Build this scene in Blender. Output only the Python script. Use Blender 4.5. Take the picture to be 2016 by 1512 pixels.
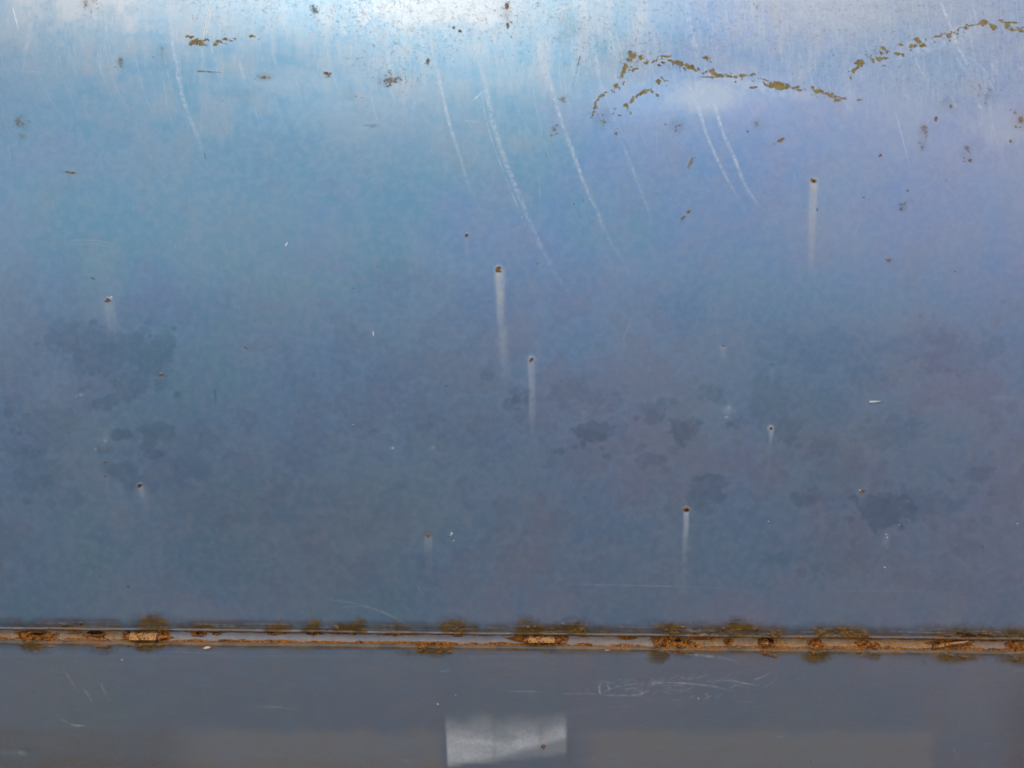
import bpy, bmesh, math, random
import numpy as np
from mathutils import Vector, Matrix

for o in list(bpy.data.objects):
    bpy.data.objects.remove(o, do_unlink=True)
scene = bpy.context.scene
COL = scene.collection
R = math.radians

# ------------------------------------------------------------------ camera
CAM_LOC = np.array([0.0, -0.62, 0.707])
PITCH, ROLL = R(-8.0), R(0.62)
FPX = 1515.0                                   # focal length in photograph pixels
cam_d = bpy.data.cameras.new('camera')
cam_d.sensor_width = 36.0
cam_d.lens = FPX / 2016 * 36.0
cam_d.clip_start = 0.01
cam_d.clip_end = 2000
cam = bpy.data.objects.new('camera', cam_d)
COL.objects.link(cam)
CAM_M = (Matrix.Translation(Vector(CAM_LOC)) @ Matrix.Rotation(math.pi/2 + PITCH, 4, 'X')
         @ Matrix.Rotation(ROLL, 4, 'Z'))
cam.matrix_world = CAM_M
scene.camera = cam

# ------------------------------------------------------------------ sky, sun, exposure
SUN_EL, SUN_AZ = R(58), R(196)                 # azimuth clockwise from +Y
world = bpy.data.worlds.new('World')
scene.world = world
world.use_nodes = True
wn, wl = world.node_tree.nodes, world.node_tree.links
wn.clear()
sky = wn.new('ShaderNodeTexSky')
sky.sky_type = 'NISHITA'
sky.sun_disc = False
sky.sun_elevation = SUN_EL
sky.sun_rotation = SUN_AZ
sky.air_density = 1.0
sky.altitude = 1200
sky.dust_density = 0.05
sky.ozone_density = 2.6
tc = wn.new('ShaderNodeTexCoord')
sep = wn.new('ShaderNodeSeparateXYZ'); wl.new(tc.outputs['Generated'], sep.inputs[0])
def wmath(op, a, b=None):
    n = wn.new('ShaderNodeMath'); n.operation = op
    for i, v in enumerate((a, b)):
        if v is None: continue
        if isinstance(v, (int, float)): n.inputs[i].default_value = v
        else: wl.new(v, n.inputs[i])
    return n.outputs[0]
zz = wmath('ADD', wmath('MAXIMUM', sep.outputs[2], 0.0), 0.18)
cmb = wn.new('ShaderNodeCombineXYZ')
wl.new(wmath('DIVIDE', sep.outputs[0], zz), cmb.inputs[0])
wl.new(wmath('DIVIDE', sep.outputs[1], zz), cmb.inputs[1])
cmb.inputs[2].default_value = 3.7
cn = wn.new('ShaderNodeTexNoise'); cn.inputs['Scale'].default_value = 1.35
cn.inputs['Detail'].default_value = 4; cn.inputs['Roughness'].default_value = 0.55
wl.new(cmb.outputs[0], cn.inputs['Vector'])
cr = wn.new('ShaderNodeMapRange'); cr.interpolation_type = 'SMOOTHSTEP'
cr.inputs['From Min'].default_value = 0.42; cr.inputs['From Max'].default_value = 0.64
wl.new(cn.outputs['Fac'], cr.inputs['Value'])
mixw = wn.new('ShaderNodeMix'); mixw.data_type = 'RGBA'
above = wn.new('ShaderNodeMapRange'); above.inputs['From Min'].default_value = 0.0; above.inputs['From Max'].default_value = 0.03
wl.new(sep.outputs[2], above.inputs['Value'])
wl.new(wmath('MULTIPLY', cr.outputs['Result'], above.outputs['Result']), mixw.inputs['Factor'])   # no cloud below the horizon
wl.new(sky.outputs[0], mixw.inputs['A'])
mixw.inputs['B'].default_value = (21.0, 19.6, 18.8, 1)     # lit cloud
bg = wn.new('ShaderNodeBackground'); bg.inputs['Strength'].default_value = 0.10
wl.new(mixw.outputs['Result'], bg.inputs['Color'])
wo = wn.new('ShaderNodeOutputWorld'); wl.new(bg.outputs[0], wo.inputs[0])

sun_d = bpy.data.lights.new('sun', 'SUN')
sun_d.energy = 1.0
sun_d.angle = R(26)
sun_d.color = (1.0, 0.95, 0.88)
sun = bpy.data.objects.new('sun', sun_d)
COL.objects.link(sun)
sdir = Vector((math.sin(SUN_AZ)*math.cos(SUN_EL), math.cos(SUN_AZ)*math.cos(SUN_EL), math.sin(SUN_EL)))
sun.rotation_euler = sdir.to_track_quat('Z', 'Y').to_euler()

cy = scene.cycles
cy.max_bounces = 2; cy.diffuse_bounces = 1; cy.glossy_bounces = 1; cy.transmission_bounces = 0; cy.caustics_reflective = False
cy.use_adaptive_sampling = True; cy.adaptive_threshold = 0.03; cy.adaptive_min_samples = 16

vs = scene.view_settings
vs.view_transform = 'Standard'; vs.look = 'None'
vs.exposure = -0.29; vs.gamma = 1.0; vs.use_curve_mapping = False

# ------------------------------------------------------------------ projection: photograph pixel <-> point on the panel
CM = np.array(CAM_M)[:3, :3]
def project(P):
    q = (P - CAM_LOC) @ CM
    return 1008 + FPX*q[..., 0]/(-q[..., 2]), 756 - FPX*q[..., 1]/(-q[..., 2])

# ------------------------------------------------------------------ panel section (height -> depth)
def smooth(a, b, x):
    t = np.clip((x-a)/(b-a), 0, 1); return t*t*(3-2*t)
ZT = np.linspace(0.0, 1.3, 2601)
TILT = np.interp(ZT, [0.0, 0.25, 0.36, 0.43, 0.55, 0.66, 0.76, 0.84, 0.92, 1.0, 1.1, 1.3],
                     [-20, -10, -6.0, -3.0, -1.8, -0.1, 4.3, 10.5, 17.0, 24, 32, 45])
TILT = np.convolve(np.pad(TILT, 60, mode='edge'), np.ones(121)/121, 'valid')
YT = np.cumsum(np.tan(np.radians(TILT)))*(ZT[1]-ZT[0])
YT -= np.interp(0.62, ZT, YT)
def ydepth(z): return np.interp(z, ZT, YT)
def zat(u, v, off=0.0):
    """point where the ray through photograph pixel (u, v) meets the panel section"""
    d = CM @ np.array([(u-1008)/FPX, (756-v)/FPX, -1.0])
    t = 0.62
    for _ in range(20):
        p = CAM_LOC + t*d
        t += (ydepth(p[2]) + off - p[1]) / d[1]*0.9
    return CAM_LOC + t*d

# seam height, follows the photograph's line (1242 at left, 1252 mid)
ZL = zat(1008, 1246)[2] - .0028
CH_H, CH_D = 0.0108, 0.0045                     # channel height and depth

# ------------------------------------------------------------------ wear and painted glare maps, laid out on the panel by measured position
MG = 60
CW, CHH = 2016+2*MG, 1512+2*MG
rng = np.random.default_rng(11)
rnd = random.Random(5)
def layer(): return np.zeros((CHH, CW), np.float32)
def resize(a, h, w):
    yi = np.linspace(0, a.shape[0]-1.001, h); xi = np.linspace(0, a.shape[1]-1.001, w)
    y0 = yi.astype(int); x0 = xi.astype(int)
    fy = (yi-y0)[:, None]; fx = (xi-x0)[None]
    fy = fy*fy*(3-2*fy); fx = fx*fx*(3-2*fx)
    r0 = a[y0]; r1 = a[y0+1]
    top = r0[:, x0]*(1-fx) + r0[:, x0+1]*fx
    bot = r1[:, x0]*(1-fx) + r1[:, x0+1]*fx
    return (top*(1-fy) + bot*fy).astype(np.float32)
def noise(cx, cy, octv=4, gain=0.5):
    out = layer(); amp = 1.0; tot = 0
    for k in range(octv):
        h = max(3, int(CHH/cy)+3); w = max(3, int(CW/cx)+3)
        if h > CHH*1.2 or w > CW*1.2: break
        out += amp*resize(rng.random((h, w)), CHH, CW)
        tot += amp; amp *= gain; cx /= 2; cy /= 2
    out /= tot
    return (out-out.mean())/out.std()          # zero mean, unit deviation
NF = noise(6, 6, 2); NM = noise(40, 40, 4); NB = noise(260, 200, 5); NH = noise(60, 14, 4); NV = noise(10, 90, 3)

def box(x0, y0, x1, y1):
    xa, xb = int(max(0, x0+MG)), int(min(CW, x1+MG+1)); ya, yb = int(max(0, y0+MG)), int(min(CHH, y1+MG+1))
    if xa >= xb or ya >= yb: return None
    yy, xx = np.mgrid[ya:yb, xa:xb]
    return slice(ya, yb), slice(xa, xb), (xx-MG).astype(np.float32), (yy-MG).astype(np.float32)
def put(L, s, a): L[s[0], s[1]] = np.maximum(L[s[0], s[1]], a)

def spline(pts, n=14):
    pts = [np.array(p, float) for p in pts]
    if len(pts) < 3: return np.array(pts)
    P = [2*pts[0]-pts[1]] + pts + [2*pts[-1]-pts[-2]]
    out = []
    for i in range(1, len(P)-2):
        for k in range(n):
            t = k/n
            out.append(0.5*((2*P[i]) + (P[i+1]-P[i-1])*t + (2*P[i-1]-5*P[i]+4*P[i+1]-P[i+2])*t*t
                       + (3*P[i]-P[i-1]-3*P[i+1]+P[i+2])*t**3))
    out.append(pts[-1]); return np.array(out)

def stroke(L, pts, w=2.0, s=1.0, soft=1.0, brk=0.0, taper=(0.1, 0.3), curve=True, w2=None):
    """line with width w (half width), end fades and broken-up strength"""
    q = spline(pts) if curve else np.array(pts, float)
    seg = np.linalg.norm(np.diff(q, axis=0), axis=1); tot = seg.sum(); acc = 0
    for i in range(len(q)-1):
        a, b = q[i], q[i+1]; r = max(w, w2 or 0)+soft+2
        bx_ = box(min(a[0], b[0])-r, min(a[1], b[1])-r, max(a[0], b[0])+r, max(a[1], b[1])+r)
        l = seg[i]
        if bx_ is not None and l > 0:
            sy, sx, X, Y = bx_
            t = np.clip(((X-a[0])*(b[0]-a[0]) + (Y-a[1])*(b[1]-a[1]))/(l*l), 0, 1)
            d = np.hypot(X-(a[0]+t*(b[0]-a[0])), Y-(a[1]+t*(b[1]-a[1])))
            g = (acc+t*l)/tot
            f = np.clip(g/max(taper[0], 1e-3), 0, 1)*np.clip((1-g)/max(taper[1], 1e-3), 0, 1)
            ww = w if w2 is None else w+(w2-w)*g
            m = np.clip((ww+soft-d)/(soft+1e-3), 0, 1)*f*s
            if brk: m = m*np.clip(1-brk*0.5+brk*0.6*(NF[sy, sx]*0.8+NV[sy, sx]*0.3), 0, 1.2)
            put(L, (sy, sx), m)
        acc += l

def blob(L, x, y, rx, ry, s=1.0, soft=0.5, rag=0.35, ang=0.0, mode='max'):
    r = max(rx, ry)*1.8+3
    b = box(x-r, y-r, x+r, y+r)
    if b is None: return
    sy, sx, X, Y = b
    c, n = math.cos(ang), math.sin(ang)
    U = (X-x)*c+(Y-y)*n; V = -(X-x)*n+(Y-y)*c
    d = np.hypot(U/rx, V/ry) + rag*((0.35 if min(rx, ry) < 8 else 0.12)*NF[sy, sx] + (0.4*NM[sy, sx] if min(rx, ry) > 8 else 0.15*NV[sy, sx]))
    m = np.clip((1-d)/max(soft, 0.02)+0.0, 0, 1)
    m = m*m*(3-2*m)*s
    if mode == 'add': L[sy, sx] += m
    else: put(L, (sy, sx), m)

def drip(L, x, y, length, w, s=1.0, lean=0.0, gaps=0.25, wend=0.75, power=1.0):
    b = box(x-w*3-abs(lean), y-w*1.5, x+w*3+abs(lean), y+length+4)
    if b is None: return
    sy, sx, X, Y = b
    t = (Y-y)/length
    ww = w*(1-(1-wend)*np.clip(t, 0, 1))
    d = np.abs(X-(x+lean*np.clip(t, 0, 1)) + NV[sy, sx]*0.6)/ww
    m = np.clip(1.25-d, 0, 1)
    m = m*m*(3-2*m)
    m *= np.where(t < 0, np.clip(1+t*length/(w*1.0), 0, 1), np.clip(1-t, 0, 1)**power)
    m *= np.clip(1+gaps*(NH[sy, sx]*0.5+NM[sy, sx]*0.4), 0.1, 1.2)
    for k in range(3):                        # separate run-off threads of differing length
        o_, l_ = rnd.gauss(0, w*.2), rnd.uniform(.35, 1.0)
        tt = t/l_
        q = np.clip(1.2-np.abs(X-(x+o_+lean*np.clip(t, 0, 1))+NM[sy, sx]*1.2)/(w*.45), 0, 1)
        q *= np.where(t < 0, 0, np.clip(1-tt, 0, 1)**.6)
        m = np.maximum(m*(.86 if k == 0 else 1), q*.7)
    m *= np.clip(.92+.12*NV[sy, sx]+.06*NF[sy, sx], 0, 1.15)
    put(L, (sy, sx), m*min(1.0, s*1.2))

chip, rust, chalk, scr, dark, olive, speck, tint, white, hgt = (layer() for _ in range(10))
Yg, Xg = np.mgrid[0:CHH, 0:CW].astype(np.float32); Yg -= MG; Xg -= MG

# --- long pale wiped streaks and scratches
S = [([(333,0),(337,40),(342,87),(354,163),(368,215),(389,267),(403,312),(413,347)], 4, .55, .6),
     ([(345,40),(352,110),(362,180),(374,222)], 2, .35, .7),
     ([(699,0),(726,38),(758,90),(768,121)], 1.6, .95, .25),
     ([(754,45),(764,100),(776,150),(782,175)], 4, .35, .8),
     ([(842,40),(848,80),(858,128),(875,201),(889,257),(907,312),(919,354),(938,399)], 4, .7, .5),
     ([(928,30),(938,94),(955,163),(973,250),(993,312),(1018,375),(1035,416),(1052,458),(1084,523),(1116,575),(1135,610)], 6, .55, .6),
     ([(934,70),(946,120),(960,175)], 3, .5, .5),
     ([(969,60),(980,128),(986,180)], 3, .5, .7),
     ([(1056,30),(1067,111),(1080,149),(1098,215),(1115,264),(1132,312),(1153,368),(1174,413),(1202,479),(1219,502),(1245,555)], 5, .6, .6),
     ([(1066,100),(1076,150),(1088,190)], 8, .4, .8),
     ([(1164,40),(1171,101),(1184,167),(1190,190)], 5, .4, .8),
     ([(1225,280),(1237,312),(1261,375),(1275,410),(1290,450)], 4, .3, .7),
     ([(1353,5),(1364,67),(1378,110),(1385,130)], 5, .6, .7),
     ([(1372,200),(1378,220),(1392,266),(1410,309),(1431,351),(1460,400)], 4, .6, .5),
     ([(1400,195),(1407,209),(1424,263),(1446,312),(1470,369),(1505,420)], 4.5, .65, .5),
     ([(1850,0),(1872,53),(1886,92),(1904,124),(1921,153)], 4, .75, .6),
     ([(1797,100),(1811,135),(1833,167)], 2.5, .55, .5),
     ([(1762,215),(1776,270),(1786,309),(1792,350)], 1.6, .45, .4),
     ([(1765,90),(1778,150),(1790,230)], 5, .22, .8),
     ([(399,78),(407,40),(416,-5)], 1.2, 1.0, .1), ([(405,72),(412,40),(419,-5)], .8, .8, .2),
     ([(24,10),(31,38),(38,64)], 1.4, .95, .1),
     ([(57,0),(59,60),(50,110),(46,160)], 5, .25, .8),
     ([(531,25),(537,80),(543,120),(560,150)], 4, .35, .9), ([(451,20),(455,45),(459,68)], 2, .4, .7),
     ([(470,120),(480,150),(490,175)], 3, .25, .8), ([(598,0),(612,50),(625,110)], 8, .22, 1.0),
     ([(655,0),(660,40),(668,80)], 14, .4, .9),
     ([(1084,28),(1115,15),(1152,0)], 1.3, .95, .2), ([(926,203),(950,180),(974,152)], 1.0, .7, .3),
     ([(914,238),(930,239),(946,242)], 1.0, .5, .2),
     ([(1105,1150),(1220,1152),(1341,1155),(1478,1160)], .8, .40, .4), ([(1640,1163),(1800,1164),(1960,1167)], .8, .22, .5),
     ([(640,1180),(690,1186),(740,1200),(789,1223),(822,1242)], 1.2, .40, .3), ([(664,1198),(690,1194),(722,1195),(760,1208)], 1.0, .3, .3),
     ([(700,1190),(760,1206),(810,1236)], .8, .25, .3),
     ([(125,474),(165,472),(205,476),(245,488)], 1.0, .35, .3), ([(150,482),(190,480),(235,491)], .9, .28, .3),
     ([(1226,672),(1234,650),(1244,620)], .8, .4, .4),
     ([(820,1148),(828,1165),(836,1180)], 1.5, .25, .4),
     ([(1880,110),(1895,130),(1910,150)], 4, .3, .8), ([(1950,125),(1962,142),(1976,158)], 4, .4, .6), ([(1945,150),(1953,170),(1960,185)], 3, .45, .6),
     ([(1872,190),(1880,205),(1886,212)], 4, .45, .5), ([(1925,205),(1935,218)], 3, .45, .5), ([(1905,110),(1930,128),(1950,155)], 4, .28, .8),
     ([(2000,125),(2016,140)], 4, .4, .5)]
for p, w, s, b in S:
    stroke(scr, p, w=w*0.26, s=s*.95, soft=w*0.75+.5, brk=b, taper=(.12, .45))
    if w >= 3:
        for k in range(3):                     # finer parallel hairs inside each wiped streak
            dx = rnd.gauss(0, w*.8); i0 = rnd.randrange(0, max(1, len(p)//2)); i1 = rnd.randrange(min(len(p), i0+2), len(p)+1)
            if i1-i0 >= 2: stroke(scr, [(x+dx, y) for x, y in p[i0:i1]], .2, min(1, s*1.3), 1.1, .7, (.15, .4))
for k in range(150):                           # more faint parallel wipe lines, from the top edge down
    x0 = rnd.uniform(-40, 2050); l = abs(rnd.gauss(0, 130))+40; y0 = rnd.uniform(-30, 120); b_ = rnd.uniform(.10, .22)
    stroke(scr, [(x0, y0), (x0+l*b_*.7, y0+l*.55), (x0+l*b_*1.9, y0+l)], .15, rnd.uniform(.12, .5), .9, .8, (.1, .5))
for p, w in [([(399,78),(407,40),(416,-5)], .9), ([(405,72),(412,40),(419,-5)], .5), ([(24,12),(31,38),(37,62)], .7), ([(700,0),(726,38),(750,78)], .7), ([(1086,27),(1115,15),(1152,0)], .7), ([(928,201),(945,185)], .4)]:
    stroke(white, p, w, .8, 1.0, .3, (.15, .3))
for p, w, _s, _b in S[:20:2]: stroke(white, p, .1, .34, 1.6, 1.4, (.2, .6))
# fan of fine wiping marks in the dent
for k in range(26):
    x0 = 1395+rnd.uniform(-35, 70); y0 = 205+rnd.uniform(-35, 12); a = rnd.uniform(-2.6, -.45) if k % 3 else rnd.uniform(-.9, -.5)
    l = rnd.uniform(14, 42)
    stroke(scr, [(x0, y0), (x0+math.cos(a)*l, y0+math.sin(a)*l)], .4, rnd.uniform(.15, .4), 1.2, .4, (.2, .4), False)
# lots of faint hair scratches over the upper third
for k in range(150):
    x0, y0 = rnd.uniform(-40, 2050), abs(rnd.gauss(0, 170)); a = rnd.gauss(1.35, .18) if k % 3 else rnd.uniform(0, 3.1); l = rnd.uniform(10, 70)
    stroke(scr, [(x0, y0), (x0+math.cos(a)*l, y0+math.sin(a)*l)], .3, rnd.uniform(.08, .3), 1.0, .5, (.2, .4), False)
for k in range(26):
    x0, y0 = rnd.uniform(-40, 2050), rnd.uniform(380, 1200); a = rnd.gauss(.05, .25); l = rnd.uniform(8, 50)
    stroke(scr, [(x0, y0), (x0+math.cos(a)*l, y0+math.sin(a)*l)], .3, rnd.uniform(.04, .14), 1.0, .4, (.2, .4), False)

# --- lower panel scratches
for p, w, s in [([(1105,1366),(1150,1365),(1181,1367)], .8, .5), ([(1181,1369),(1225,1369),(1270,1367)], .9, .6),
     ([(1250,1352),(1290,1345),(1330,1344),(1402,1351),(1451,1363)], 1.0, .75), ([(1180,1366),(1215,1352),(1270,1344),(1330,1340)], .8, .4),
     ([(1334,1328),(1350,1336),(1375,1334),(1400,1326)], .8, .5), ([(1400,1340),(1440,1340),(1463,1345),(1499,1350)], 1.0, .7),
     ([(1484,1339),(1500,1333),(1516,1325)], .9, .55), ([(1181,1350),(1180,1360),(1184,1369)], 2.0, .8), ([(1195,1349),(1199,1354),(1197,1360)], 1.0, .7),
     ([(1255,1368),(1268,1364),(1280,1358)], 2.2, .75), ([(1292,1279),(1353,1288),(1410,1294),(1462,1304)], 2.0, .55), ([(1340,1284),(1390,1290),(1440,1297)], 1.5, .35),
     ([(1567,1338),(1590,1334)], .8, .3), ([(1386,1376),(1405,1368)], 1.0, .5), ([(1410,1372),(1424,1366)], 1.2, .5),
     ([(1322,1380),(1345,1376)], .7, .3), ([(1445,1381),(1490,1383)], .7, .25),
     ([(120,1416),(130,1421),(139,1426)], 1.6, .5), ([(137,1425),(150,1428),(169,1429)], 1.8, .95),
     ([(128,1322),(140,1340),(154,1362)], 2.0, .3), ([(165,1357),(175,1370),(182,1385)], 3, .3), ([(196,1343),(206,1362),(216,1382)], 1.5, .35),
     ([(500,1391),(545,1392),(592,1397)], 1.0, .3), ([(862,1322),(876,1321),(888,1317)], .9, .4), ([(995,1361),(1030,1361),(1072,1362)], 1.0, .35),
     ([(790,1497),(830,1496),(862,1497)], 1.4, .25), ([(600,1491),(650,1492),(690,1494)], 1.2, .2), ([(0,1481),(30,1483),(62,1481)], 1.2, .4),
     ([(1525,1452),(1545,1450)], 2.0, .2), ([(1875,1470),(1890,1500)], 1.2, .2), ([(330,1283),(420,1286),(470,1287)], 1.0, .25)]:
    stroke(scr, p, w*.5, s*.8, 1.1, .5, (.15, .3))
for k in range(75):
    x0, y0 = rnd.gauss(1310, 85), rnd.gauss(1352, 11); a = rnd.choice([rnd.gauss(-.35, .2), rnd.gauss(.12, .15)]); l = rnd.uniform(8, 45)
    stroke(scr, [(x0, y0), (x0+math.cos(a)*l*.5, y0+math.sin(a)*l*.4-1), (x0+math.cos(a)*l, y0+math.sin(a)*l)], .3, rnd.uniform(.10, .34), .9, .5, (.2, .4))
for k in range(40):
    x0, y0 = rnd.uniform(-40, 2050), rnd.uniform(1290, 1510); a = rnd.gauss(.03, .12); l = rnd.uniform(10, 80)
    stroke(scr, [(x0, y0), (x0+math.cos(a)*l, y0+math.sin(a)*l)], .3, rnd.uniform(.03, .12), 1.0, .4, (.2, .4), False)

# --- chipped paint showing olive primer
def chips_along(pts, n, spread, size, elong=1.6, ang=0.0, s=1.0, rs=.35):
    q = spline(pts, 20)
    for k in range(n):
        c = q[rnd.randrange(len(q))]; r = size*rnd.uniform(.35, 1.3)
        x, y = c[0]+rnd.gauss(0, spread*.9), c[1]+rnd.gauss(0, spread)
        blob(chip, x, y, r*elong, r/elong, s*.9, .8, .6, ang+rnd.gauss(0, .5))
        if rnd.random() < rs: blob(rust, x+rnd.gauss(0, 2), y+rnd.gauss(0, 2), r*.9, r*.6, .8, .6, .6)
def chipb(x, y, rx, ry, a=0.0, s=1.0): blob(chip, x, y, rx*1.3, ry*1.3, s, .9, .6, a)
for c in [(381,83,12,6,-.3),(395,83,9,7,.3),(378,74,5,3,-.4),(403,80,4,3,0),(432,81,9,5,-.4),(445,77,5,3,.3),(423,87,4,3,0),(462,77,3,2,0),(500,72,8,1.5,0),(492,80,22,.9,0),(497,70,4,3,.5)]: chipb(*c)
chips_along([(375,75),(410,86),(455,78)], 16, 4, 3); chips_along([(455,79),(510,79)], 6, 2, 2, 2.2)
for c in [(1240,118,11,11,.4),(1255,120,10,9,-.2),(1246,108,9,6,.2),(1262,114,5,6,0),(1230,133,4,9,.5),(1223,150,4,7,.3),(1228,141,5,4,0),(1212,169,4,6,.4),(1235,212,5,9,-.5),(1240,220,3,6,-.4),
          (1186,187,9,4,-.8),(1178,196,7,3,-1.0),(1172,207,4,9,.3),(1192,182,5,2,-.5),(1246,197,4,7,.5),(1254,190,2.5,7,.55),(1261,184,2.5,6,.6),(1268,180,7,4,.2),(1284,181,9,5,.4),(1294,186,4,5,-.5),(1277,178,4,3,0),
          (1296,159,6,4,-.5),(1302,153,4,2,-.6),(1271,124,5,3,.4)]: chipb(*c)
chips_along([(1225,150),(1240,135),(1270,125),(1302,117),(1322,118)], 22, 4, 3.2, 1.7, -.2, rs=.6)
chips_along([(1205,180),(1215,172),(1240,178)], 10, 5, 2, 1.5); chips_along([(1170,215),(1168,235),(1185,240),(1210,262)], 13, 6, 2.4, 1.4, -.6)
chips_along([(1296,165),(1310,160)], 6, 4, 2); chips_along([(1200,195),(1225,225),(1215,250)], 9, 6, 1.8)
for c in [(1334,123,12,4,.1),(1347,127,10,4,.3),(1360,133,9,5,.2),(1309,111,12,1.6,.05),(1398,140,8,4,.2),(1407,144,7,4,.5),(1420,149,8,3.5,.2),(1459,149,26,3.4,-.06),(1482,147,8,3,-.1),(1398,152,20,1.6,0),
          (1502,156,17,1.4,.25),(1488,172,14,2.4,-.1),(1527,168,23,6.5,.08),(1546,170,9,5,.2),(1568,172,11,3,-.2),(1575,178,11,4,-.1),(1600,172,6,3,-.6),(1612,180,12,3.5,.1),(1632,187,9,4.5,.3),(1625,192,14,1.4,0),(1650,198,7,3,-.2),(1661,193,4,4,0),(1645,190,4,3,0)]: chipb(*c)
chips_along([(1300,120),(1345,128),(1400,142),(1425,150)], 30, 5, 3, 1.5, .2, rs=.5); chips_along([(1425,148),(1500,160),(1560,170),(1620,180),(1660,197)], 34, 5.5, 2.8, 1.9, .15, rs=.4)
chipb(1694,197,8,1.6,-.1)
for c in [(1694,125,8,7,-.5),(1686,135,6,3,-.6),(1679,140,4,5,0),(1712,113,7,4,.3),(1718,118,6,4,.4),(1674,152,3,3,0),(1669,163,2,3,0),(1740,95,7,4,.2),(1735,104,4,4,0),(1746,102,4,5,0),(1766,106,7,3,.3),(1772,88,7,4,-.3),(1778,110,3,4,0),(1792,92,4,7,.4),(1806,80,6,5,.4),(1818,90,5,6,.4),(1847,72,9,2,-.15),(1868,71,6,3,0),(1730,115,6,5,.3),(1744,114,5,3,0),
          (1910,51,25,1.5,-.22),(1945,47,14,2.5,.2),(1957,54,8,6,.5),(1984,52,5,8,.1),(1992,58,7,4,0),(2005,57,8,5,.3),(1935,43,9,4,0),(1990,44,24,1.2,.05),(1970,40,8,2,0),(2012,62,8,3,.1)]: chipb(*c)
chips_along([(1672,155),(1682,135),(1700,118),(1740,100),(1790,90),(1830,78),(1880,66)], 40, 6, 2.8, 1.4, -.3, rs=.6); chips_along([(1880,62),(1930,48),(1965,52),(2020,58)], 26, 4, 2.6, 1.6, 0, rs=.6)
for p, w in [([(1369,305),(1362,316),(1356,331)], 3), ([(1338,384),(1349,382)], 2), ([(1357,415),(1348,427),(1339,436)], 2.2), ([(1522,284),(1533,279),(1544,272)], 2.2)]:
    stroke(chip, p, w, .8, 1.5, .9, (.05, .1)); stroke(rust, p, w*.8, .5, 2, .9)
# fresh pale paint beside the crease chips
for p, w, s in [([(1770,100),(1830,88),(1880,78),(1930,66)], 9, .35), ([(1870,74),(1890,60),(1940,56)], 6, .3), ([(1360,140),(1440,156),(1540,182),(1630,195)], 6, .25), ([(1668,170),(1672,195),(1668,225)], 5, .25), ([(1700,140),(1690,155)], 6, .2)]:
    stroke(scr, p, w, s, 9, .7)

# --- rust spots with their pale run-off
def spot(x, y, r, s=1.0, ry=None, halo=0.5):
    blob(rust, x, y, r, ry or r, s, .6, .45); blob(hgt, x, y, r, ry or r, .5, .8, .5)
    blob(dark, x+r*.1, y+r*.1, r*.55, (ry or r)*.55, 1.0, .6, .5)
    if halo: blob(chalk, x, y, r*2.0, (ry or r)*2.0, halo, .9, .15)
spot(982,529,7.5); drip(chalk,983,533,140,12.5,.85,4,.2,.55,.9); drip(chalk,990,650,115,11,.30,5,.6,1,.9); drip(chalk,982,540,230,16,.08,7)
spot(1046,707,6.5); drip(chalk,1046,712,185,9,.55,2,.3,.6,1.2); drip(chalk,1046,712,90,9.5,.35,1)
spot(1601,356,9.5,1,6.5,.35); drip(chalk,1602,362,180,11,.62,-6,.15,.65,.7); drip(chalk,1600,370,140,7,.55,-4,.2,.8,.6); blob(rust,1609,412,3,6,.7); blob(rust,1598,396,2,2,.6); drip(olive,1600,362,40,9,.25,-1)
spot(919,463,5,.9,None,.2); drip(chalk,919,470,65,6,.18,1,.5)
blob(rust,213,589,11,4.5,1,.5,.6); blob(hgt,213,589,10,5,.7); blob(white,219,585,3.5,3,1,.4,.5); drip(chalk,214,592,85,13,.42,9,.3,1,.9); blob(white,207,590,3,1,.7)
spot(275,955,6,1,5,.25); drip(chalk,277,960,40,7,.55,4,.3,.8); drip(chalk,278,960,80,11,.22,16,.3,1)
blob(rust,208,909,4.5,4,.8,.7); blob(rust,208,937,5,4.5,.9,.7); blob(dark,208,937,3,3,.8); drip(chalk,211,942,45,6,.12,3)
blob(rust,843,1054,10,4,.9,.6,.6); blob(rust,838,1040,6,6,.25,.9); drip(chalk,843,1058,38,9,.40,1,.2,1,.5); drip(chalk,844,1058,90,10,.20,3,.3)
spot(1352,1003,7,1,5,.35); drip(chalk,1351,1008,62,6.5,.85,-1,.2,.8,.7); drip(chalk,1350,1020,165,7,.28,-3,.9,1)
spot(1517,843,4.5,1,None,.8); drip(chalk,1517,846,36,6,.75,0,.2,.4,.9); drip(chalk,1516,850,105,5,.25,-4,.4)
blob(rust,1424,680,4,3.5,.7); blob(olive,1424,680,6,5,.5,.8); drip(chalk,1423,684,28,8,.35,0,.3); blob(rust,1520,717,3.5,4,.7); drip(chalk,1519,728,40,7,.16,-2,.5)
blob(rust,1697,966,7,3.5,.9,.6,.6); blob(white,1693,965,2,1.5,.9); drip(chalk,1697,968,45,12,.22,2,.3)
drip(chalk,642,140,80,10,.22,6,.3); drip(rust,643,146,75,9,.16,5,.5)
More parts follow.
